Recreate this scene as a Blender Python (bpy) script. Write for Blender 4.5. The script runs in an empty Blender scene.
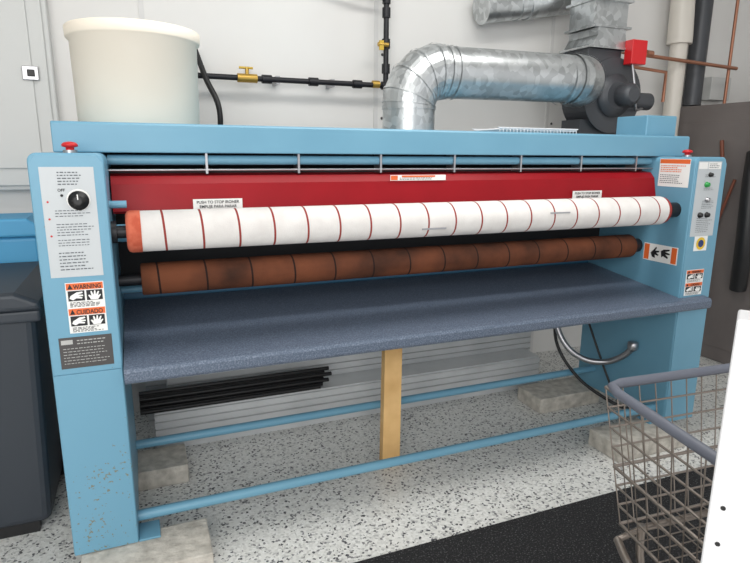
import bpy, bmesh, math, random
from mathutils import Vector, Matrix
random.seed(7)
scene=bpy.context.scene
scene.view_settings.view_transform='Standard'

# ------------------------------------------------------------ materials
def lin(c):
    return tuple(((v/255)/12.92 if v/255<=.04045 else (((v/255)+.055)/1.055)**2.4) for v in c)+(1,)
def base(name,col,rough=.5,metal=0.,coat=0.,spec=.5):
    m=bpy.data.materials.new(name); m.use_nodes=True
    nt=m.node_tree; b=nt.nodes['Principled BSDF']
    b.inputs['Base Color'].default_value=lin(col)
    b.inputs['Roughness'].default_value=rough
    b.inputs['Metallic'].default_value=metal
    b.inputs['Coat Weight'].default_value=coat
    b.inputs['Specular IOR Level'].default_value=spec
    return m,nt,b
def N(nt,t,**k):
    n=nt.nodes.new(t)
    for a,v in k.items():
        if a in n.inputs.keys(): n.inputs[a].default_value=v
        else: setattr(n,a,v)
    return n
def ramp(nt,src,stops,const=False):
    r=nt.nodes.new('ShaderNodeValToRGB'); e=r.color_ramp.elements
    if const: r.color_ramp.interpolation='CONSTANT'
    while len(e)<len(stops): e.new(.5)
    for i,(p,c) in enumerate(stops):
        e[i].position=p; e[i].color=lin(c)
    nt.links.new(src,r.inputs[0]); return r.outputs[0]
def speck(name,stops,scale,rough=.5,metal=0.,bump=0.,bscale=None,detail=3.,coat=0.,const=False,vor=False,spec=.5):
    m,nt,b=base(name,(200,200,200),rough,metal,coat,spec)
    tc=N(nt,'ShaderNodeTexCoord')
    if vor:
        n=N(nt,'ShaderNodeTexVoronoi',Scale=scale); 
        sep=N(nt,'ShaderNodeSeparateColor'); nt.links.new(n.outputs['Color'],sep.inputs[0]); src=sep.outputs[0]
    else:
        n=N(nt,'ShaderNodeTexNoise',Scale=scale,Detail=detail); src=n.outputs[0]
    nt.links.new(tc.outputs['Object'],n.inputs['Vector'])
    nt.links.new(ramp(nt,src,stops,const),b.inputs['Base Color'])
    if bump:
        n2=N(nt,'ShaderNodeTexNoise',Scale=bscale or scale,Detail=4.); nt.links.new(tc.outputs['Object'],n2.inputs['Vector'])
        bp=N(nt,'ShaderNodeBump',Strength=bump,Distance=.01); nt.links.new(n2.outputs[0],bp.inputs['Height']); nt.links.new(bp.outputs[0],b.inputs['Normal'])
    return m
BLUE=(108,159,184)
M_blue=speck('blue_paint',[(.3,(103,154,179)),(.7,(112,163,187))],3,.4)
def rusty():
    m,nt,b=base('blue_paint_chipped',BLUE,.4)
    tc=N(nt,'ShaderNodeTexCoord'); n=N(nt,'ShaderNodeTexNoise',Scale=90.,Detail=6.); n2=N(nt,'ShaderNodeTexNoise',Scale=7.,Detail=2.)
    nt.links.new(tc.outputs['Object'],n.inputs['Vector']); nt.links.new(tc.outputs['Object'],n2.inputs['Vector'])
    sp=N(nt,'ShaderNodeSeparateXYZ'); nt.links.new(tc.outputs['Object'],sp.inputs[0])
    mr=N(nt,'ShaderNodeMapRange'); mr.inputs[1].default_value=.55; mr.inputs[2].default_value=.3; mr.inputs[3].default_value=0; mr.inputs[4].default_value=.115
    nt.links.new(sp.outputs[2],mr.inputs[0])
    a=N(nt,'ShaderNodeMath',operation='MULTIPLY_ADD'); a.inputs[1].default_value=.45; nt.links.new(n2.outputs[0],a.inputs[0]); nt.links.new(mr.outputs[0],a.inputs[2])
    s=N(nt,'ShaderNodeMath',operation='ADD'); nt.links.new(n.outputs[0],s.inputs[0]); nt.links.new(a.outputs[0],s.inputs[1])
    nt.links.new(ramp(nt,s.outputs[0],[(.0,BLUE),(.975,BLUE),(1.0,(124,126,106))]),b.inputs['Base Color'])
    return m
M_bluer=rusty()
M_blueD=base('blue_paint_dark',(60,112,145),.4)[0]
M_red=speck('red_enamel',[(.35,(138,7,20)),(.7,(150,10,24))],5,.4,coat=.0,spec=.25)
M_table=speck('table_laminate',[(.36,(80,92,110)),(.5,(93,105,123)),(.66,(116,127,143))],190,.4,detail=2.,spec=.45)
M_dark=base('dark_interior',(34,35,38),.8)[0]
M_black=base('black_plastic',(20,20,22),.45)[0]
M_blackpipe=base('black_iron',(34,34,38),.45,.3)[0]
M_steel=base('steel',(175,175,178),.32,.9)[0]
M_galv=speck('galvanised_steel',[(.0,(172,175,176)),(.5,(190,193,194)),(1.,(208,211,212))],30,.34,.85,vor=True,bump=.05,bscale=9)
M_conc=speck('concrete',[(.3,(166,161,152)),(.7,(208,203,193))],25,.9,bump=.5,bscale=70)
M_wood=speck('pine_wood',[(.3,(204,160,100)),(.7,(230,190,130))],8,.6)
M_wall=speck('wall_white',[(.3,(222,220,217)),(.7,(227,226,223))],2,.6)
M_trimw=base('white_trim',(214,213,211),.5)[0]
M_ceil=base('ceiling_white',(228,228,226),.7)[0]
M_panel=base('electrical_grey',(202,203,201),.45)[0]
M_drum=speck('drum_plastic',[(.3,(242,232,216)),(.7,(247,238,223))],3,.7,spec=.2)
M_grey=speck('machine_grey',[(.3,(108,101,99)),(.7,(120,113,110))],4,.45)
M_bin=base('bin_dark',(50,56,64),.5)[0]
M_binb=base('bin_blue',(84,168,214),.5)[0]
M_brass=base('brass',(190,155,75),.35,.6)[0]
M_yel=base('yellow_handle',(205,170,60),.4)[0]
M_pvc=base('pvc_white',(216,210,200),.4)[0]
M_copper=base('copper',(170,118,94),.4,.5)[0]
M_wire=base('cart_wire',(150,140,132),.35,.75)[0]
M_handle=base('cart_handle_grey',(104,108,120),.45)[0]
M_white=base('white_paint',(226,226,228),.4)[0]
M_lab=base('label_white',(238,238,235),.5)[0]
M_labg=base('label_grey',(192,197,200),.45)[0]
M_or=base('label_orange',(226,106,50),.5)[0]
M_ye=base('label_yellow',(228,190,50),.5)[0]
M_ink=base('label_ink',(28,28,32),.6)[0]
M_inkg=base('label_ink_grey',(88,94,100),.6)[0]
M_plate=base('nameplate',(76,74,74),.4,.2)[0]
M_ltxt=base('nameplate_text',(180,180,178),.4)[0]
M_green=base('green_lamp',(40,150,70),.3)[0]
M_redb=base('red_button',(200,28,34),.35)[0]
M_slat=speck('siding_grey',[(.3,(196,199,200)),(.7,(214,216,217))],4,.4)
M_dgrey=base('blower_grey',(72,74,78),.45,.2)[0]
M_mat=speck('mat_black',[(.45,(20,20,22)),(.6,(34,34,36)),(.68,(92,92,94))],160,.9,detail=2.,bump=.5,bscale=200)

def roll_mat(name,col1,col2,stripe,pitch,width,slant,nscale=14.,off=0.):
    m,nt,b=base(name,col1,.85,spec=.2)
    tc=N(nt,'ShaderNodeTexCoord'); sp=N(nt,'ShaderNodeSeparateXYZ'); nt.links.new(tc.outputs['Object'],sp.inputs[0])
    ng=N(nt,'ShaderNodeMath',operation='MULTIPLY'); ng.inputs[1].default_value=-1; nt.links.new(sp.outputs[1],ng.inputs[0])
    at=N(nt,'ShaderNodeMath',operation='ARCTAN2'); nt.links.new(sp.outputs[2],at.inputs[0]); nt.links.new(ng.outputs[0],at.inputs[1])
    ml=N(nt,'ShaderNodeMath',operation='MULTIPLY_ADD'); ml.inputs[1].default_value=slant; nt.links.new(at.outputs[0],ml.inputs[0]); nt.links.new(sp.outputs[0],ml.inputs[2])
    ad=N(nt,'ShaderNodeMath',operation='ADD'); ad.inputs[1].default_value=off+10*pitch; nt.links.new(ml.outputs[0],ad.inputs[0])
    md=N(nt,'ShaderNodeMath',operation='MODULO'); md.inputs[1].default_value=pitch; nt.links.new(ad.outputs[0],md.inputs[0])
    lt=N(nt,'ShaderNodeMath',operation='LESS_THAN'); lt.inputs[1].default_value=width; nt.links.new(md.outputs[0],lt.inputs[0])
    n=N(nt,'ShaderNodeTexNoise',Scale=nscale,Detail=6.); nt.links.new(tc.outputs['Object'],n.inputs['Vector'])
    c=ramp(nt,n.outputs[0],[(.35,col1),(.65,col2)])
    mx=N(nt,'ShaderNodeMix',data_type='RGBA'); nt.links.new(lt.outputs[0],mx.inputs[0]); nt.links.new(c,mx.inputs[6]); mx.inputs[7].default_value=lin(stripe)
    nt.links.new(mx.outputs[2],b.inputs['Base Color'])
    n3=N(nt,'ShaderNodeTexNoise',Scale=300.,Detail=2.); nt.links.new(tc.outputs['Object'],n3.inputs['Vector'])
    bp=N(nt,'ShaderNodeBump',Strength=.3,Distance=.004); nt.links.new(n3.outputs[0],bp.inputs['Height']); nt.links.new(bp.outputs[0],b.inputs['Normal'])
    return m
M_rollw=roll_mat('roll_white_cloth',(218,214,211),(228,225,222),(146,62,56),.1175,.007,.0035)
M_rollb=roll_mat('roll_brown_cloth',(62,40,31),(116,68,46),(40,28,25),.165,.007,.003,4.)

def floor_mat():
    m,nt,b=base('floor_epoxy_flake',(215,215,210),.35)
    tc=N(nt,'ShaderNodeTexCoord')
    v=N(nt,'ShaderNodeTexVoronoi',Scale=110.); nt.links.new(tc.outputs['Object'],v.inputs['Vector'])
    sep=N(nt,'ShaderNodeSeparateColor'); nt.links.new(v.outputs['Color'],sep.inputs[0])
    c=ramp(nt,sep.outputs[0],[(0,(130,130,131)),(.05,(184,184,182)),(.15,(212,212,208)),(.4,(224,224,220)),(.8,(232,232,229))],True)
    v2=N(nt,'ShaderNodeTexVoronoi',Scale=125.); nt.links.new(tc.outputs['Object'],v2.inputs['Vector'])
    sep2=N(nt,'ShaderNodeSeparateColor'); nt.links.new(v2.outputs['Color'],sep2.inputs[0])
    lt=N(nt,'ShaderNodeMath',operation='LESS_THAN'); lt.inputs[1].default_value=.05; nt.links.new(sep2.outputs[1],lt.inputs[0])
    mx=N(nt,'ShaderNodeMix',data_type='RGBA'); nt.links.new(lt.outputs[0],mx.inputs[0]); nt.links.new(c,mx.inputs[6]); mx.inputs[7].default_value=lin((68,68,72))
    nt.links.new(mx.outputs[2],b.inputs['Base Color']); return m
M_floor=floor_mat()

# ------------------------------------------------------------ mesh builder
class MB:
    def __init__(s): s.v=[]; s.f=[]; s.sm=[]; s.mi=[]; s.cur=0
    def m(s,i): s.cur=i; return s
    def _add(s,vs,fs,sm):
        o=len(s.v); s.v+= [tuple(v) for v in vs]
        for f in fs: s.f.append([i+o for i in f]); s.sm.append(sm); s.mi.append(s.cur)
    def box(s,x0,x1,y0,y1,z0,z1,rot=0,c=None):
        vs=[Vector((x,y,z)) for x in (x0,x1) for y in (y0,y1) for z in (z0,z1)]
        if rot:
            ce=Vector(c) if c else Vector(((x0+x1)/2,(y0+y1)/2,(z0+z1)/2)); R=Matrix.Rotation(rot,3,'Z')
            vs=[R@(v-ce)+ce for v in vs]
        s._add(vs,[(0,1,3,2),(4,6,7,5),(0,4,5,1),(2,3,7,6),(0,2,6,4),(1,5,7,3)],False); return s
    def prism(s,prof,axis,a,b):
        def P(p,t): return (t,p[0],p[1]) if axis=='x' else ((p[0],t,p[1]) if axis=='y' else (p[0],p[1],t))
        n=len(prof); vs=[P(p,a) for p in prof]+[P(p,b) for p in prof]
        s._add(vs,[tuple(range(n))[::-1],tuple(range(n,2*n))]+[(i,(i+1)%n,n+(i+1)%n,n+i) for i in range(n)],False); return s
    def tube(s,pts,r,seg=16,caps=True,sm=True):
        pts=[Vector(p) for p in pts]; n=len(pts)
        rs=r if isinstance(r,(list,tuple)) else [r]*n
        T=[]
        for i in range(n):
            a=pts[max(i-1,0)]; b=pts[min(i+1,n-1)]; T.append((b-a).normalized())
        up=Vector((0,0,1)) if abs(T[0].z)<.9 else Vector((0,1,0))
        u=(up-T[0]*up.dot(T[0])).normalized(); vs=[]
        for i in range(n):
            if i:
                q=T[i-1].rotation_difference(T[i]); u=(q@u); u=(u-T[i]*u.dot(T[i])).normalized()
            w=T[i].cross(u)
            for k in range(seg):
                a=2*math.pi*k/seg; vs.append(pts[i]+(u*math.cos(a)+w*math.sin(a))*rs[i])
        fs=[]
        for i in range(n-1):
            for k in range(seg):
                k2=(k+1)%seg; fs.append((i*seg+k,i*seg+k2,(i+1)*seg+k2,(i+1)*seg+k))
        s._add(vs,fs,sm)
        if caps:
            s._add(vs[:seg],[tuple(range(seg))],False); s._add(vs[-seg:],[tuple(range(seg))[::-1]],False)
        return s
    def lathe(s,c,prof,axis='z',seg=48):
        c=Vector(c); vs=[]
        for r,h in prof:
            for k in range(seg):
                a=2*math.pi*k/seg; p=(r*math.cos(a),r*math.sin(a))
                vs.append(c+(Vector((p[0],p[1],h)) if axis=='z' else (Vector((h,p[0],p[1])) if axis=='x' else Vector((p[0],h,p[1])))))
        n=len(prof); fs=[(i*seg+k,i*seg+(k+1)%seg,(i+1)*seg+(k+1)%seg,(i+1)*seg+k) for i in range(n-1) for k in range(seg)]
        s._add(vs,fs,True); 
        s._add(vs[:seg],[tuple(range(seg))],False); s._add(vs[-seg:],[tuple(range(seg))],False); return s
    def obj(s,name,mats,parent=None,bevel=0,origin=None):
        me=bpy.data.meshes.new(name); 
        o_=Vector(origin) if origin else Vector((0,0,0))
        me.from_pydata([tuple(Vector(v)-o_) for v in s.v],[],s.f)
        for i,p in enumerate(me.polygons): p.use_smooth=s.sm[i]; p.material_index=s.mi[i]
        bm=bmesh.new(); bm.from_mesh(me); bmesh.ops.recalc_face_normals(bm,faces=bm.faces); bm.to_mesh(me); bm.free()
        for m in (mats if isinstance(mats,(list,tuple)) else [mats]): me.materials.append(m)
        o=bpy.data.objects.new(name,me); scene.collection.objects.link(o); o.location=o_
        if bevel:
            b=o.modifiers.new('bevel','BEVEL'); b.width=bevel; b.segments=3; b.limit_method='ANGLE'; b.angle_limit=math.radians(50)
        if parent: o.parent=parent
        return o
def empty(name):
    e=bpy.data.objects.new(name,None); scene.collection.objects.link(e); e.empty_display_size=.1; return e
def arc(c,u,v,r,a0,a1,n=10):
    c=Vector(c);u=Vector(u);v=Vector(v)
    return [c+(u*math.cos(a)+v*math.sin(a))*r for a in [math.radians(a0+(a1-a0)*i/n) for i in range(n+1)]]
def smooth(pts,n=8):
    P=[Vector(p) for p in pts]; out=[]
    for i in range(len(P)-1):
        p0=P[max(i-1,0)];p1=P[i];p2=P[i+1];p3=P[min(i+2,len(P)-1)]
        for k in range(n):
            t=k/n; out.append(.5*((2*p1)+(p2-p0)*t+(2*p0-5*p1+4*p2-p3)*t*t+(3*p1-p0-3*p2+p3)*t**3))
    out.append(P[-1]); return out

def frame(face):
    if face=='-y': return Vector((1,0,0)),Vector((0,0,-1)),Vector((0,-1,0))
    if face=='-x': return Vector((0,-1,0)),Vector((0,0,-1)),Vector((-1,0,0))
class Label:
    def __init__(s,name,O,face,parent,w,h,mat,t=.0012):
        s.u,s.v,s.n=frame(face); s.O=Vector(O); s.name=name; s.par=parent; s.t=t; s.k=0
        s.patch(0,0,w,h,mat,0)
    def P(s,a,b,e): return s.O+s.u*a+s.v*b+s.n*e
    def patch(s,a,b,w,h,mat,lv=1):
        e0=s.t*lv*.5; e1=e0+s.t*.6
        mb=MB(); vs=[s.P(a+x*w,b+y*h,e) for e in (e0,e1) for x,y in ((0,0),(1,0),(1,1),(0,1))]
        mb._add(vs,[(0,1,2,3),(4,5,6,7),(0,1,5,4),(1,2,6,5),(2,3,7,6),(3,0,4,7)],False)
        mb.obj(s.name+'_patch_%d'%s.k,mat,s.par); s.k+=1; return s
    def lines(s,a,b,w,n,dy,mat,th=.0022,lv=2):
        mb=MB()
        for i in range(n):
            x=a; end=a+w*random.uniform(.7,1)
            while x<end-.004:
                l=random.uniform(.004,.012); l=min(l,end-x)
                vs=[s.P(x,b+i*dy,s.t*(lv*.5+.7)),s.P(x+l,b+i*dy,s.t*(lv*.5+.7)),s.P(x+l,b+i*dy+th,s.t*(lv*.5+.7)),s.P(x,b+i*dy+th,s.t*(lv*.5+.7))]
                mb._add(vs,[(0,1,2,3)],False); x+=l+.003
        mb.obj(s.name+'_print_%d'%s.k,mat,s.par); s.k+=1; return s
    def text(s,txt,a,b,size,mat,align='CENTER',lv=2,sx=1.0):
        cu=bpy.data.curves.new('t','FONT'); cu.body=txt; cu.size=size; cu.align_x=align; cu.extrude=.0002; cu.offset=size*.015
        o=bpy.data.objects.new('t',cu); scene.collection.objects.link(o)
        dg=bpy.context.evaluated_depsgraph_get(); me=bpy.data.meshes.new_from_object(o.evaluated_get(dg))
        bpy.data.objects.remove(o)
        mt=Matrix((s.u*sx,-s.v,s.n)).transposed().to_4x4(); mt.translation=s.P(a,b,s.t*(lv*.5+.8))
        me.transform(mt); me.materials.clear(); me.materials.append(mat)
        ob=bpy.data.objects.new(s.name+'_text_%d'%s.k,me); scene.collection.objects.link(ob); ob.parent=s.par; s.k+=1; return s
    def poly(s,pts,mat,lv=2):
        mb=MB(); mb._add([s.P(x,y,s.t*(lv*.5+.7)) for x,y in pts],[tuple(range(len(pts)))],False); mb.obj(s.name+'_mark_%d'%s.k,mat,s.par); s.k+=1; return s
    def disc(s,x,y,r,mat,lv=2):
        return s.poly([(x+r*math.cos(a),y+r*math.sin(a)) for a in [math.pi*2*i/16 for i in range(16)]],mat,lv)

# ------------------------------------------------------------ room
MB().box(-1.6,5.4,-3.2,1.3,-.1,0).obj('floor',M_floor)
MB().box(-1.6,5.4,1.3,1.42,-.1,3.0).obj('wall_back',M_wall)
MB().box(-1.72,-1.6,-3.2,1.42,-.1,3.0).obj('wall_left',M_wall)
MB().box(5.4,5.52,-3.2,1.42,-.1,3.0).obj('wall_right',M_wall)
MB().box(-1.72,5.52,-3.2,1.42,3.0,3.1).obj('ceiling',M_ceil)
k=1
for x in (.37,1.6,2.82,4.05):
    mb=MB().box(x-.012,x+.012,1.295,1.3,0,3.0)
    mb.obj('trim_%d'%k,M_trimw); k+=1
mb=MB()
for x in (.41,1.64,2.86):
    for z in (1.6,1.95,2.3,2.65): mb.lathe((x,1.2995,z),[(.008,0),(.008,-.003),(.004,-.005)],'y',10)
mb.obj('trim_screws',M_plate)

# ------------------------------------------------------------ ironer
IR=empty('flatwork_ironer')
ZB=.085; ZT=1.395
def pillar(nm,x0,x1,mat):
    r=.025; D=.62
    prof=[(x0,ZB)]+[(x1,ZB)]+[((x1-r)+r*math.cos(a),(ZT-r)+r*math.sin(a)) for a in [math.pi/2*i/5 for i in range(6)]]+[((x0+r)+r*math.cos(a),(ZT-r)+r*math.sin(a)) for a in [math.pi/2+math.pi/2*i/5 for i in range(6)]]
    MB().prism(prof,'y',0.0,D).obj(nm,mat,IR,.006)
    MB().prism([(x0+.003,.724),(x1-.003,.724),(x1-.003,ZT-.03),(x1-.02,ZT-.006),(x0+.02,ZT-.006),(x0+.003,ZT-.03)],'y',-.004,.002).obj(nm+'_cover',mat,IR,.0015)
    MB().prism([(x0+.003,ZB+.005),(x1-.003,ZB+.005),(x1-.003,.7215),(x0+.003,.7215)],'y',-.004,.002).obj(nm+'_kick_cover',mat,IR,.001)
pillar('end_frame_left',0,.2,M_bluer); pillar('end_frame_right',2.64,2.84,M_blue)
MB().box(.2,.27,.0,.10,ZB,ZB+.008).box(2.57,2.64,.02,.10,ZB,ZB+.008).obj('foot_plates',M_blue,IR,.002)
BT=1.494
MB().prism([(.22,1.396),(.22,BT-.008),(.226,BT),(.78,BT),(.78,1.396)],'x',.045,2.85).obj('top_beam',M_blue,IR,.004)
MB().box(.02,2.82,.62,.78,.75,1.396).obj('rear_cover',M_blueD,IR,.004)
MB().box(.2,2.64,.55,.62,.84,1.396).obj('rear_inner',M_dark,IR)
MB().box(.2,2.64,.3,.55,1.30,1.34).obj('inner_baffle',M_dark,IR)
MB().box(2.64,2.84,.30,.5,BT,BT+.1).obj('gear_cover',M_blue,IR,.006)
MB().tube([(.2,.26,1.372),(2.64,.26,1.372)],.017).obj('guide_tube',M_blue,IR)
mb=MB()
for i in range(7):
    x=.52+i*.335; mb.box(x-.004,x+.004,.235,.30,1.325,1.396)
mb.obj('tube_brackets',M_steel,IR)
MB().tube([(.2,.24,1.338),(2.64,.24,1.338)],.004,8).obj('guide_rod',M_steel,IR)
MB().prism([(.20,1.198),(.195,1.203),(.215,1.292),(.24,1.318),(.33,1.33),(.33,1.322),(.245,1.308),(.222,1.288),(.203,1.205)],'x',.205,2.635).obj('finger_guard',M_red,IR)
MB().prism([(.2,1.196),(.203,1.202),(.26,1.202),(.26,1.19),(.25,1.196)],'x',.205,2.635).obj('finger_guard_lip',M_red,IR)
cy,cz,rr=.08,1.149,.066
MB().lathe((0,cy,cz),[(rr-.004,.285),(rr,.287),(rr,2.53)],'x').obj('feed_roll',M_rollw,IR,origin=(0,cy,cz))
MB().lathe((0,cy,cz),[(rr-.012,.243),(rr-.002,.248),(rr+.0015,.256),(rr+.0015,.287)],'x').obj('feed_roll_end_band',speck('orange_cloth',[(.4,(180,84,62)),(.6,(198,104,80))],30,.8,spec=.2),IR)
MB().lathe((0,cy,cz),[(rr-.004,2.53),(rr-.004,2.55)],'x').obj('feed_roll_end_red',base('roll_red_edge',(150,50,44),.7)[0],IR)
MB().lathe((0,cy,cz),[(.02,.2),(.02,.25)],'x').lathe((0,cy,cz),[(.018,2.55),(.018,2.64)],'x').lathe((0,cy,cz),[(.035,2.585),(.035,2.64)],'x').lathe((0,cy,cz),[(.035,.2),(.035,.215)],'x').obj('feed_roll_shaft',M_blackpipe,IR)
cy2,cz2,r2=.28,.95,.058
MB().lathe((0,cy2,cz2),[(r2-.004,.275),(r2,.28),(r2,2.58)],'x').obj('lower_roll',M_rollb,IR,origin=(0,cy2,cz2))
MB().lathe((0,cy2,cz2),[(.02,.2),(.02,.28)],'x').lathe((0,cy2,cz2),[(.02,2.58),(.02,2.64)],'x').lathe((0,cy2,cz2),[(.035,2.6),(.035,2.64)],'x').obj('lower_roll_shaft',M_blackpipe,IR)
MB().tube([(.2,.42,.885),(2.64,.42,.885)],.014).tube([(.2,.2,1.13),(.24,.2,1.13)],.03).tube([(.2,.1,1.235),(.25,.1,1.235)],.012).obj('cross_bar',M_blue,IR)
for i,(x,dz) in enumerate(((1.27,-.03),(1.86,.012))):
    MB().box(x,x+.10,cy-rr-.002,cy-rr+.01,cz+dz,cz+dz+.006).obj('cloth_clip_%d'%i,M_steel,IR)
def tz(y): return .733+(y+.04)*.11
prof=[(-.045,tz(0)-.055),(-.052,tz(0)-.045),(-.052,tz(0)-.018),(-.045,tz(0)-.008),(-.032,tz(0)-.004),(0,tz(0)),(.6,tz(.6)),(.6,tz(.6)-.03),(0,tz(0)-.03),(-.01,tz(0)-.055)]
MB().prism(prof,'x',.203,2.637).obj('feed_table',M_table,IR)
prof=[(-.045,tz(0)-.055),(-.052,tz(0)-.045),(-.052,tz(0)-.018),(-.045,tz(0)-.008),(-.032,tz(0)-.004),(-.006,tz(0)-.0005),(-.006,tz(0)-.055)]
MB().prism(prof,'x',2.637,2.80).obj('feed_table_end',M_table,IR)
MB().tube([(.2,.06,.15),(2.64,.06,.15)],.019).obj('lower_rail_front',M_blue,IR)
MB().tube([(.2,.5,.2),(2.64,.5,.2)],.019).obj('lower_rail_back',M_blue,IR)
for i,x in enumerate((.105,2.70)):
    MB().lathe((x,.1,ZT),[(.02,0),(.02,.008)]).obj('stop_base_%d'%i,M_steel,IR)
    MB().lathe((x,.1,ZT+.008),[(.012,0),(.012,.008),(.022,.01),(.023,.016),(.018,.022),(.005,.025)]).obj('stop_button_%d'%i,M_redb,IR)
L=Label('control_sticker',(.028,-.004,1.355),'-y',IR,.142,.325,M_labg)
L.lines(.045,.014,.075,5,.0085,M_inkg,.003)
L.lines(.03,.125,.10,3,.008,M_inkg,.0022).lines(.03,.165,.10,5,.008,M_inkg,.0022).lines(.03,.212,.10,3,.008,M_inkg,.0022)
L.lines(.028,.25,.09,6,.010,M_inkg,.003)
for q in ((.014,.1),(.014,.15),(.014,.2)): L.disc(q[0],q[1],.003,M_redb)
L.disc(.095,.095,.032,M_lab); L.text('OFF',.052,.07,.011,M_ink); L.disc(.052,.082,.004,M_ink)
MB().lathe((.123,-.006,1.258),[(.028,0),(.028,-.006),(.02,-.008),(.019,-.026),(.01,-.028)],'y').obj('speed_dial',M_black,IR)
MB().box(.1215,.1245,-.036,-.033,1.262,1.277).obj('speed_dial_pointer',M_lab,IR)
def warning(nm,O,w,h,face='-y',head='WARNING',head2='CUIDADO'):
    L=Label(nm,O,face,IR,w,h,M_lab)
    for j,t in enumerate((head,head2)):
        y0=j*h*.5
        L.patch(.002,y0+.002,w-.004,h*.13,M_or)
        L.text(t,w*.57,y0+.002+h*.115,h*.125,M_ink,sx=.8)
        L.poly([(w*.05,y0+h*.125),(w*.12,y0+.004),(w*.19,y0+h*.125)],M_ink)
        L.patch(w*.05,y0+h*.16,w*.43,h*.2,M_ink).patch(w*.53,y0+h*.16,w*.42,h*.2,M_ink)
        L.poly([(w*(.08+.36*a),y0+h*(.17+.18*b)) for a,b in ((0,.75),(.1,.45),(.3,.3),(.55,.1),(.95,.05),(1,.2),(.62,.35),(1,.4),(1,.55),(.65,.52),(.95,.68),(.9,.82),(.5,.75),(.25,.95))],M_lab,3)
        L.poly([(w*(.57+.34*a),y0+h*(.17+.18*b)) for a,b in ((.2,1),(.0,.5),(.1,.45),(.25,.6),(.2,.1),(.3,.05),(.42,.5),(.5,0),(.6,.05),(.6,.5),(.78,.1),(.88,.15),(.76,.6),(.95,.45),(1,.52),(.75,1))],M_lab,3)
        L.lines(w*.08,y0+h*.385,w*.84,4,h*.026,M_ink,h*.012)
warning('warning_sticker',(.062,-.004,1.012),.105,.158)
L=Label('nameplate',(.028,-.0042,.842),'-y',IR,.148,.1,M_plate)
L.lines(.05,.010,.085,2,.010,M_ltxt,.003); L.lines(.01,.035,.128,6,.0095,M_ltxt,.002)
L.patch(.006,.008,.032,.014,M_ltxt)
for i,(x,w_) in enumerate(((.462,.17),(2.12,.17))):
    L=Label('guard_label_%d'%i,(x,.192,1.239),'-y',IR,w_,.036,M_lab)
    L.text('PUSH TO STOP IRONER',w_/2,.0155,.0138,M_ink); L.text('EMPUJE PARA PARAR',w_/2,.031,.0138,M_ink)
L=Label('guard_warning',(1.22,.21,1.316),'-y',IR,.25,.022,M_lab); L.patch(.002,.002,.03,.018,M_or).patch(.05,.002,.15,.007,M_or).lines(.04,.011,.2,2,.005,M_ink,.002)
L=Label('caution_sticker',(2.64,.195,1.385),'-x',IR,.17,.13,M_lab)
L.patch(.002,.002,.166,.02,M_or).lines(.01,.03,.14,4,.009,M_or,.004).lines(.01,.074,.14,5,.009,M_inkg,.003)
L=Label('pinch_sticker',(2.64,.235,.972),'-x',IR,.2,.085,M_lab)
L.patch(.004,.004,.03,.077,M_or).patch(.165,.004,.03,.077,M_or)
L.poly([(.045,.045),(.06,.03),(.075,.012),(.08,.018),(.072,.032),(.095,.03),(.095,.037),(.078,.042),(.094,.05),(.09,.056),(.07,.052),(.075,.068),(.055,.065)],M_ink)
L.poly([(.105,.03),(.12,.02),(.155,.015),(.155,.022),(.13,.03),(.157,.035),(.157,.042),(.132,.042),(.15,.055),(.146,.062),(.12,.052),(.11,.06)],M_ink)
L=Label('right_panel',(2.655,-.004,1.375),'-y',IR,.15,.345,M_labg)
L.patch(.004,.004,.055,.03,M_lab).patch(.065,.004,.08,.03,M_lab).lines(.07,.01,.07,3,.008,M_inkg,.003)
L.lines(.05,.06,.08,2,.008,M_inkg).lines(.05,.12,.08,2,.008,M_inkg).lines(.05,.18,.085,5,.008,M_inkg).lines(.03,.26,.1,8,.009,M_inkg)
for i,(x,z,m,r) in enumerate(((2.72,1.27,M_green,.010),(2.735,1.315,M_black,.008),(2.735,1.20,M_steel,.009),(2.70,1.13,M_black,.010),(2.745,1.13,M_black,.010))):
    MB().lathe((x,-.005,z),[(r*1.3,0),(r*1.3,-.004),(r,-.006),(r,-.014),(r*.6,-.016)],'y').obj('panel_control_%d'%i,m,IR)
L=Label('round_sticker',(2.69,-.004,1.03),'-y',IR,.085,.07,M_lab); L.disc(.042,.035,.03,M_ye); L.disc(.042,.035,.018,base('navy',(30,50,110),.4)[0],3)
warning('warning_sticker_right',(2.665,-.004,.87),.115,.125)

mb=MB().tube(smooth([(2.40,.58,.72),(2.38,.54,.50),(2.41,.47,.37),(2.48,.40,.31),(2.56,.33,.31),(2.60,.26,.36),(2.61,.22,.41)],8),.016,12)
mb.lathe((2.612,.212,.42),[(.02,-.01),(.026,0),(.026,.03),(.018,.035)])
mb.obj('flexible_conduit',M_steel,IR)
MB().tube(smooth([(2.42,.6,.66),(2.40,.55,.38),(2.46,.42,.2),(2.55,.25,.11),(2.62,.15,.09)],8),.009,10).tube(smooth([(2.53,.58,.7),(2.57,.4,.34),(2.60,.3,.14)],8),.006,10).obj('power_cable',M_black,IR)

MB().prism([(1.235,0),(1.322,0),(1.326,.735),(1.243,.735)],'y',.29,.33).obj('wood_prop',M_wood,None,.002)
def block(nm,*a):
    MB().box(*a).obj(nm,M_conc,None,.006)
block('concrete_block',.02,.43,-.15,.06,0,ZB)
block('concrete_block.001',.0,.40,.47,.67,0,ZB)
block('concrete_block.002',2.26,2.70,-.10,.10,0,ZB)
block('concrete_block.003',2.25,2.67,.46,.67,0,ZB)
MB().box(.2,3.2,-1.15,-.28,0,.012).obj('floor_mat',M_mat,None,.004)

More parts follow.
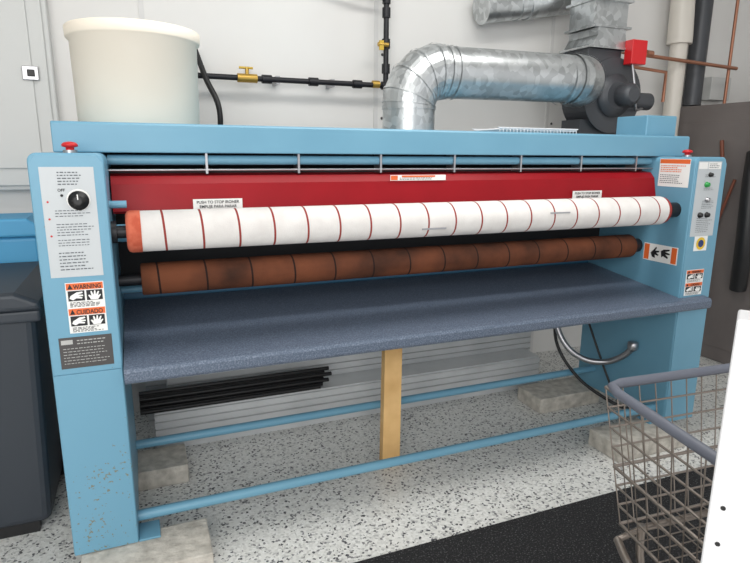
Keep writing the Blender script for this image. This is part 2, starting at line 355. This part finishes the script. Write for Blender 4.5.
mb=MB()
def sid(x0,x1,y0,z0,z1,y1):
    n=max(2,int((z1-z0)/.035)); prof=[]
    for i in range(n):
        a=z0+(z1-z0)*i/n; b=z0+(z1-z0)*(i+1)/n
        prof+=[(y0,a),(y0,a+(b-a)*.72),(y0+.012,a+(b-a)*.78),(y0+.012,b-.001)]
    prof+=[(y1,z1),(y1,z0)]
    mb.prism(prof,'x',x0,x1)
sid(.28,2.50,.80,0,.19,.97)
sid(.35,2.56,.975,0,.30,1.08)
sid(.25,2.48,1.085,0,.38,1.24)
mb.obj('siding_panel_stack',M_slat)
mb=MB()
rng=[(.815,.201,1.10),(.845,.201,1.12),(.875,.201,1.13),(.905,.201,1.1),(.83,.227,1.15),(.86,.227,1.13),(.89,.227,1.1),(.845,.253,1.17),(.875,.253,1.14),(.86,.279,1.16)]
for y,z,x in rng: mb.tube([(.22,y,z),(x,y,z)],.0105,10)
mb.obj('black_rod_bundle',M_black)

# ------------------------------------------------------------ drum on top
c=(.318,.52,BT)
MB().lathe(c,[(.208,0),(.214,.004),(.219,.295),(.228,.297),(.231,.302),(.232,.333),(.226,.338),(.216,.333),(.208,.28),(.2,.02)]).obj('white_plastic_drum',M_drum)
mb=MB()
for i in range(12): mb.tube([(1.85+i*.04,.40,BT+.018),(1.85+i*.04,.62,BT+.018)],.003,6)
for i in range(6): mb.tube([(1.85,.40+i*.044,BT+.022),(2.29,.40+i*.044,BT+.022)],.003,6)
for i in range(24): mb.tube([(1.85+i*.0192,.398,BT),(1.85+i*.0192,.398,BT+.026)],.002,6)
mb.tube([(1.84,.398,BT+.026),(2.30,.398,BT+.026)],.003,6).tube([(1.84,.622,BT+.026),(2.30,.622,BT+.026)],.003,6)
mb.obj('white_wire_tray',M_white)

# ------------------------------------------------------------ exhaust duct
D=empty('exhaust_duct'); R=.118; yd=.62
zc=1.775
mb=MB().tube([(1.49,yd,BT),(1.49,yd,1.64)],.122,36)
mb.tube([(1.49,yd,1.60),(1.49,yd,1.615)],.126,36)
pc=(1.49+.155,yd,1.62)
el=[(1.49,yd,1.62)]+[tuple(p) for p in arc(pc,(-1,0,0),(0,0,1),.155,11,79,3)]+[(1.645,yd,zc)]
mb.tube(el,[.126]*len(el),36,False,False)
for p,q in zip(el[1:-1],el[2:]):
    v=(Vector(q)-Vector(p)).normalized()*.004; P0=Vector(p); mb.tube([P0-v,P0+v],.131,36,False)
mb.tube([(1.63,yd,zc),(2.46,yd,zc+.01)],R,40,False)
for x in (1.66,1.70,2.36): mb.tube([(x,yd,zc),(x+.012,yd,zc)],R+.005,40,False)
ex=2.41
el2=[(ex,yd,zc+.01)]+[tuple(p) for p in arc((ex+.01,yd+.15,zc+.01),(0,-1,0),(1,0,0),.15,10,80,3)]+[(ex+.16,yd+.17,zc+.01)]
mb.tube(el2,R+.006,40,False,False)
for p,q in zip(el2[1:-1],el2[2:]):
    v=(Vector(q)-Vector(p)).normalized()*.004; P0=Vector(p); mb.tube([P0-v,P0+v],R+.012,40,False)
mb.obj('duct_run',M_galv,D)
# blower
B=empty('exhaust_blower')
bx,by,bz=2.88,.90,1.735
pts=[(bx+.20*math.cos(2*math.pi*i/40),bz+.20*math.sin(2*math.pi*i/40)) for i in range(40)]
MB().prism(pts,'y',by-.10,by+.10).box(bx-.20,bx+.04,by-.1,by+.1,bz,bz+.27).prism([(bx+.212*math.cos(2*math.pi*i/40),bz+.212*math.sin(2*math.pi*i/40)) for i in range(40)],'y',by-.108,by-.10).obj('scroll_housing',M_dgrey,B,.004)
MB().lathe((bx,by-.108,bz),[(.12,0),(.12,-.02),(.08,-.03),(.075,-.035)],'y').lathe((bx+.03,by-.13,bz),[(.055,0),(.06,-.01),(.06,-.09),(.04,-.105)],'y').tube([(bx+.1,by-.08,bz-.02),(bx+.3,by-.08,bz-.02)],.05,20).obj('blower_motor',M_dgrey,B)
MB().box(bx-.25,bx+.3,by-.05,1.295,1.50,1.52).box(bx-.22,bx-.18,by+.1,1.295,1.30,1.50).box(bx-.2,bx+.2,by-.08,by+.08,1.52,1.60).obj('blower_bracket',M_dgrey,B)
mb=MB().prism([(bx-.20,bz+.25),(bx+.06,bz+.25),(bx+.04,bz+.32),(bx+.04,bz+.37),(bx-.16,bz+.37),(bx-.16,bz+.32)],'y',by-.12,by+.12)
mb.box(bx-.18,bx+.06,by-.10,by+.10,bz+.36,bz+.72)
for z in (bz+.25,bz+.36,bz+.50): mb.box(bx-.22 if z<bz+.3 else bx-.19,bx+.08 if z<bz+.3 else bx+.07,by-.13,by+.13,z,z+.012)
mb.obj('transition_duct',M_galv,B)
MB().box(bx+.04,bx+.15,by-.18,by-.12,bz+.17,bz+.30).obj('actuator_box',M_redb,B,.004)
MB().tube(smooth([(bx+.08,by-.15,bz+.17),(bx+.10,by-.17,bz+.02),(bx+.14,by-.15,bz-.07),(bx+.24,by-.10,bz-.06)],8),.008,10).obj('actuator_conduit',M_steel,B)
y=1.17
mb=MB().tube([(2.21,y,2.225),(2.62,y,2.295),(3.05,y,2.37)],.085,32)
mb.tube([(2.20,y,2.223),(2.225,y,2.2275)],.09,32).tube([(2.43,y,2.262),(2.445,y,2.265)],.09,32).tube([(2.50,y,2.274),(2.54,y,2.281)],.092,32)
mb.tube([(2.7,y,2.4),(2.7,y,3.0)],.004,6)
mb.obj('upper_vent_duct',M_galv)
# ------------------------------------------------------------ wall pipes
P=empty('gas_piping')
y=1.2
mb=MB().tube([(.45,y,1.77),(1.62,y,1.77)],.014,14)
mb.tube([(.45,y,1.77),(.45,1.299,1.77)],.014,14)
mb.tube([(1.62,y,1.77),(1.62,y,2.6)],.015,14).tube([(1.62,y,2.22),(1.30,y,2.26),(1.30,y,3.0)],.013,14)
for x in (.95,1.2,1.45,1.62): mb.tube([(x-.025,y,1.77),(x+.025,y,1.77)],.022,14)
for z in (1.86,1.99,2.15,2.22): mb.tube([(1.62,y,z-.025),(1.62,y,z+.025)],.023,14)
mb.obj('iron_pipe',M_blackpipe,P)
mb=MB().tube([(.80,y,1.77),(.90,y,1.77)],.022,12).tube([(.85,y,1.77),(.85,y,1.82)],.010,10)
mb.tube([(1.62,y-.03,1.98),(1.56,y-.03,1.98)],.012,10).tube([(1.54,y,1.775),(1.58,y,1.775)],.020,10).tube([(1.42,y,2.24),(1.48,y,2.235)],.018,10)
mb.obj('gas_valve_brass',M_brass,P)
MB().tube([(.81,y,1.82),(.88,y,1.82)],.006,8).box(1.565,1.59,y-.04,y-.03,1.95,2.0).obj('gas_valve_handle',M_yel,P)
MB().box(1.0,1.02,y,1.299,1.75,1.79).box(1.3,1.32,y,1.299,1.75,1.79).obj('pipe_clamp',M_steel,P)
MB().tube(smooth([(.60,1.22,1.9),(.64,1.15,1.75),(.69,1.1,1.6),(.68,1.1,1.35),(.66,.95,.8)],8),.014,10).obj('black_cable',M_black,P)
mb=MB().tube([(3.78,1.17,1.3),(3.78,1.17,2.20)],.055,24).tube([(3.78,1.17,2.14),(3.78,1.17,2.18),(3.76,1.17,2.6),(3.76,1.17,3.0)],[.08,.08,.07,.07],24)
mb.obj('pvc_vent_pipe',M_pvc)
MB().tube([(3.15,1.08,2.04),(4.25,1.08,2.0)],.012,10).tube([(3.25,1.09,1.96),(3.6,1.09,1.94),(3.6,1.09,1.75)],.011,10).tube([(4.2,1.1,3.0),(4.2,1.1,1.75)],.011,10).tube([(3.4,1.08,2.045),(3.45,1.08,2.043)],.02,10).obj('copper_pipe',M_copper)
MB().tube([(4.0,1.2,1.75),(4.0,1.2,3.0)],.06,16).obj('dark_vent_pipe',M_dgrey)
MB().box(4.2,4.4,1.22,1.299,1.80,1.96).obj('junction_box',M_panel,None,.004)

# ------------------------------------------------------------ right side machine
G=empty('grey_dryer')
gx=3.93
MB().box(gx,5.2,.45,1.24,0,1.74).obj('cabinet',M_grey,G,.01)
MB().box(gx-.012,5.22,.43,.45,1.62,1.75).box(gx-.006,gx,.50,1.2,.1,1.62).obj('cabinet_trim',M_grey,G,.004)
MB().lathe((4.5,.45,.9),[(.3,0),(.34,-.02),(.3,-.04),(.26,-.05)],'y').obj('door_ring',M_steel,G)
MB().tube(smooth([(gx-.03,.85,1.5),(gx-.04,.80,1.2),(gx-.03,.84,.9),(gx-.04,.80,.4)],8),.012,10).tube(smooth([(gx-.03,.72,1.25),(gx-.05,.78,1.0),(gx-.04,.84,.8)],8),.010,10).obj('orange_hose',base('hose_orange',(120,66,46),.5)[0],G)
MB().tube(smooth([(gx-.04,.60,1.42),(gx-.10,.56,1.2),(gx-.11,.54,.85),(gx-.05,.58,.55)],8),.05,18).obj('black_flex_hose',M_black,G)

# ------------------------------------------------------------ electrical panel
E=empty('electrical_panel')
MB().box(-.95,-.03,1.22,1.299,1.22,2.55).obj('box',M_panel,E,.006)
MB().box(-.93,-.05,1.205,1.22,1.24,2.53).obj('cover',M_panel,E,.006)
MB().box(-.85,-.11,1.195,1.205,1.32,2.5).obj('hinged_door',M_panel,E,.004)
MB().box(-.15,-.085,1.185,1.196,1.71,1.77).obj('latch',M_steel,E,.003)
MB().box(-.13,-.10,1.178,1.186,1.725,1.755).obj('latch_handle',M_black,E,.003)
MB().tube([(-.5,1.26,0),(-.5,1.26,1.22)],.02,12).obj('feed_conduit',M_steel,E)

# ------------------------------------------------------------ bins
W=empty('wheeled_trash_bin')
def frus(mb,x0,x1,y0,y1,z0,z1,t):
    vs=[(x0+t,y0+t,z0),(x1-t,y0+t,z0),(x1-t,y1-t,z0),(x0+t,y1-t,z0),(x0,y0,z1),(x1,y0,z1),(x1,y1,z1),(x0,y1,z1)]
    mb._add(vs,[(3,2,1,0),(4,5,6,7),(0,1,5,4),(1,2,6,5),(2,3,7,6),(3,0,4,7)],False); return mb
frus(MB(),-.64,-.07,.28,.84,.04,.87,.035).obj('body',M_bin,W,.03)
MB().box(-.66,-.05,.26,.86,.83,.875).obj('rim',M_bin,W,.012)
MB().prism([(-.67,.875),(-.04,.875),(-.05,.905),(-.12,.94),(-.58,.94),(-.66,.905)],'y',.24,.88).obj('lid',M_bin,W,.02)
MB().lathe((-.10,.76,.1),[(.1,-.03),(.1,.03)],'x').lathe((-.58,.76,.1),[(.1,-.03),(.1,.03)],'x').box(-.5,-.15,.33,.37,0,.06).obj('wheels',M_black,W)
Q=empty('blue_recycling_bin')
frus(MB(),-.6,-.12,.92,1.16,.0,1.04,.03).obj('body',M_binb,Q,.02)
MB().prism([(-.62,1.04),(-.10,1.04),(-.11,1.08),(-.16,1.12),(-.56,1.12),(-.61,1.08)],'y',.90,1.17).obj('lid',M_binb,Q,.012)

# ------------------------------------------------------------ cart
C=empty('wire_laundry_cart')
A=Vector((1.30,-.92,.85)); a1=Vector((-.08,-.42,0)).normalized(); a2=Vector((.42,-.03,0)).normalized()
W1,W2=.42,.75
def cp(s,t,z):
    k=(.85-z)*.14
    return Vector((A.x,A.y,z))+a1*(k+s*(W1-2*k))+a2*(k+t*(W2-2*k))
zb=.50
mb=MB()
for i in range(8):
    z=.85-(.35)*i/7
    r=.003 if i not in (0,4,7) else .0045
    q=[cp(0,0,z),cp(0,1,z),cp(1,1,z),cp(1,0,z)]
    for j in range(4): mb.tube([q[j],q[(j+1)%4]],r,6)
n1,n2=9,15
for i in range(n1+1):
    s=i/n1
    mb.tube([cp(s,0,.85),cp(s,0,zb),cp(s,1,zb),cp(s,1,.85)],.0018,6)
for i in range(n2+1):
    t=i/n2
    mb.tube([cp(0,t,.85),cp(0,t,zb),cp(1,t,zb),cp(1,t,.85)],.0018,6)
mb.obj('basket_wires',M_wire,C)
def rr_(s,t): return cp(s,t,.855)
MB().tube([rr_(1,.99),rr_(1,.06),rr_(.97,.015),rr_(.88,0),rr_(.12,0),rr_(.03,.015),rr_(0,.06),rr_(0,.99)],.012,14).tube([rr_(0,.99),rr_(1,.99)],.010,12).obj('padded_rim',M_handle,C)
mb=MB()
for s in (.06,.94):
    mb.tube(smooth([cp(s,.08,zb),cp(s,.06,.40),cp(s,.12,.24),cp(s,.16,.14)],6),.010,10)
    mb.tube(smooth([cp(s,.92,zb),cp(s,.94,.40),cp(s,.88,.24),cp(s,.84,.14)],6),.010,10)
    mb.tube([cp(s,.08,zb-.01),cp(s,.92,zb-.01)],.009,10)
    mb.tube([cp(s,.13,.2),cp(s,.87,.2)],.009,10)
mb.tube([cp(.06,.13,.2),cp(.94,.13,.2)],.009,10).tube([cp(.06,.87,.2),cp(.94,.87,.2)],.009,10)
mb.tube(smooth([cp(0,-.02,.46),cp(.3,-.06,.45),cp(.7,-.06,.45),cp(1,-.02,.46)],6),.010,10).tube([cp(0,-.02,.46),cp(.06,.08,zb-.01)],.008,8).tube([cp(1,-.02,.46),cp(.94,.08,zb-.01)],.008,8)
mb.obj('leg_frame',M_wire,C)
mb=MB()
for s in (.06,.94):
    for t in (.16,.84):
        p=cp(s,t,.05+.012); mb.lathe(tuple(p),[(.05,-.014),(.05,.014)],'y',20); mb.box(p.x-.018,p.x+.018,p.y-.02,p.y+.02,p.z+.045,.15)
mb.obj('casters',M_black,C)

# ------------------------------------------------------------ white perforated panel near right
az=Vector((.823,.567,0)); rt=Vector((.567,-.823,0)); O=Vector((1.035,-1.40,0))
WP=empty('white_rack_panel')
mb=MB(); vs=[]
for z in (0,1.18):
    for p in (O,O+rt*.45,O+rt*.45+az*.07,O+az*.07): vs.append((p.x,p.y,z))
mb._add(vs,[(3,2,1,0),(4,5,6,7),(0,1,5,4),(1,2,6,5),(2,3,7,6),(3,0,4,7)],False)
mb.obj('panel',M_white,WP,.004)
mb=MB()
for z in (.895,.835,.775,.715):
    p=O+rt*.018; q=p-az*.0015; mb.tube([(q.x,q.y,z),(p.x+az.x*.002,p.y+az.y*.002,z)],.0035,12)
mb.obj('bolt_holes',M_black,WP)

# ------------------------------------------------------------ lights
w=bpy.data.worlds.new('World'); scene.world=w; w.use_nodes=True
w.node_tree.nodes['Background'].inputs[0].default_value=(.98,.985,1,1); w.node_tree.nodes['Background'].inputs[1].default_value=.97
def area(name,loc,target,sx,sy,e,col=(1,1,1)):
    l=bpy.data.lights.new(name,'AREA'); l.shape='RECTANGLE'; l.size=sx; l.size_y=sy; l.energy=e; l.color=col
    o=bpy.data.objects.new(name,l); scene.collection.objects.link(o); o.location=loc
    o.rotation_euler=(Vector(target)-Vector(loc)).to_track_quat('-Z','Y').to_euler(); return o
area('window_daylight',(-.6,-3.4,2.0),(1.2,.6,.6),2.6,1.8,78,(1,.99,.97))
area('ceiling_light',(1.5,-.2,2.95),(1.5,-.2,0),2.4,.5,32,(1,.98,.95))

# ------------------------------------------------------------ camera
f=575.9; pi_,ya,ro=[math.radians(v) for v in (12.55,22.35,.43)]
fw=Vector((math.sin(ya)*math.cos(pi_),math.cos(ya)*math.cos(pi_),-math.sin(pi_)))
r0=Vector((math.cos(ya),-math.sin(ya),0)); u0=r0.cross(fw)
r=r0*math.cos(ro)+u0*math.sin(ro); u=u0*math.cos(ro)-r0*math.sin(ro)
cam=bpy.data.cameras.new('Camera'); co=bpy.data.objects.new('Camera',cam); scene.collection.objects.link(co)
m=Matrix((r,u,-fw)).transposed().to_4x4(); m.translation=(.283,-1.917,1.4); co.matrix_world=m
cam.sensor_fit='HORIZONTAL'; cam.sensor_width=36; cam.lens=f*36/750; cam.clip_start=.02
scene.camera=co
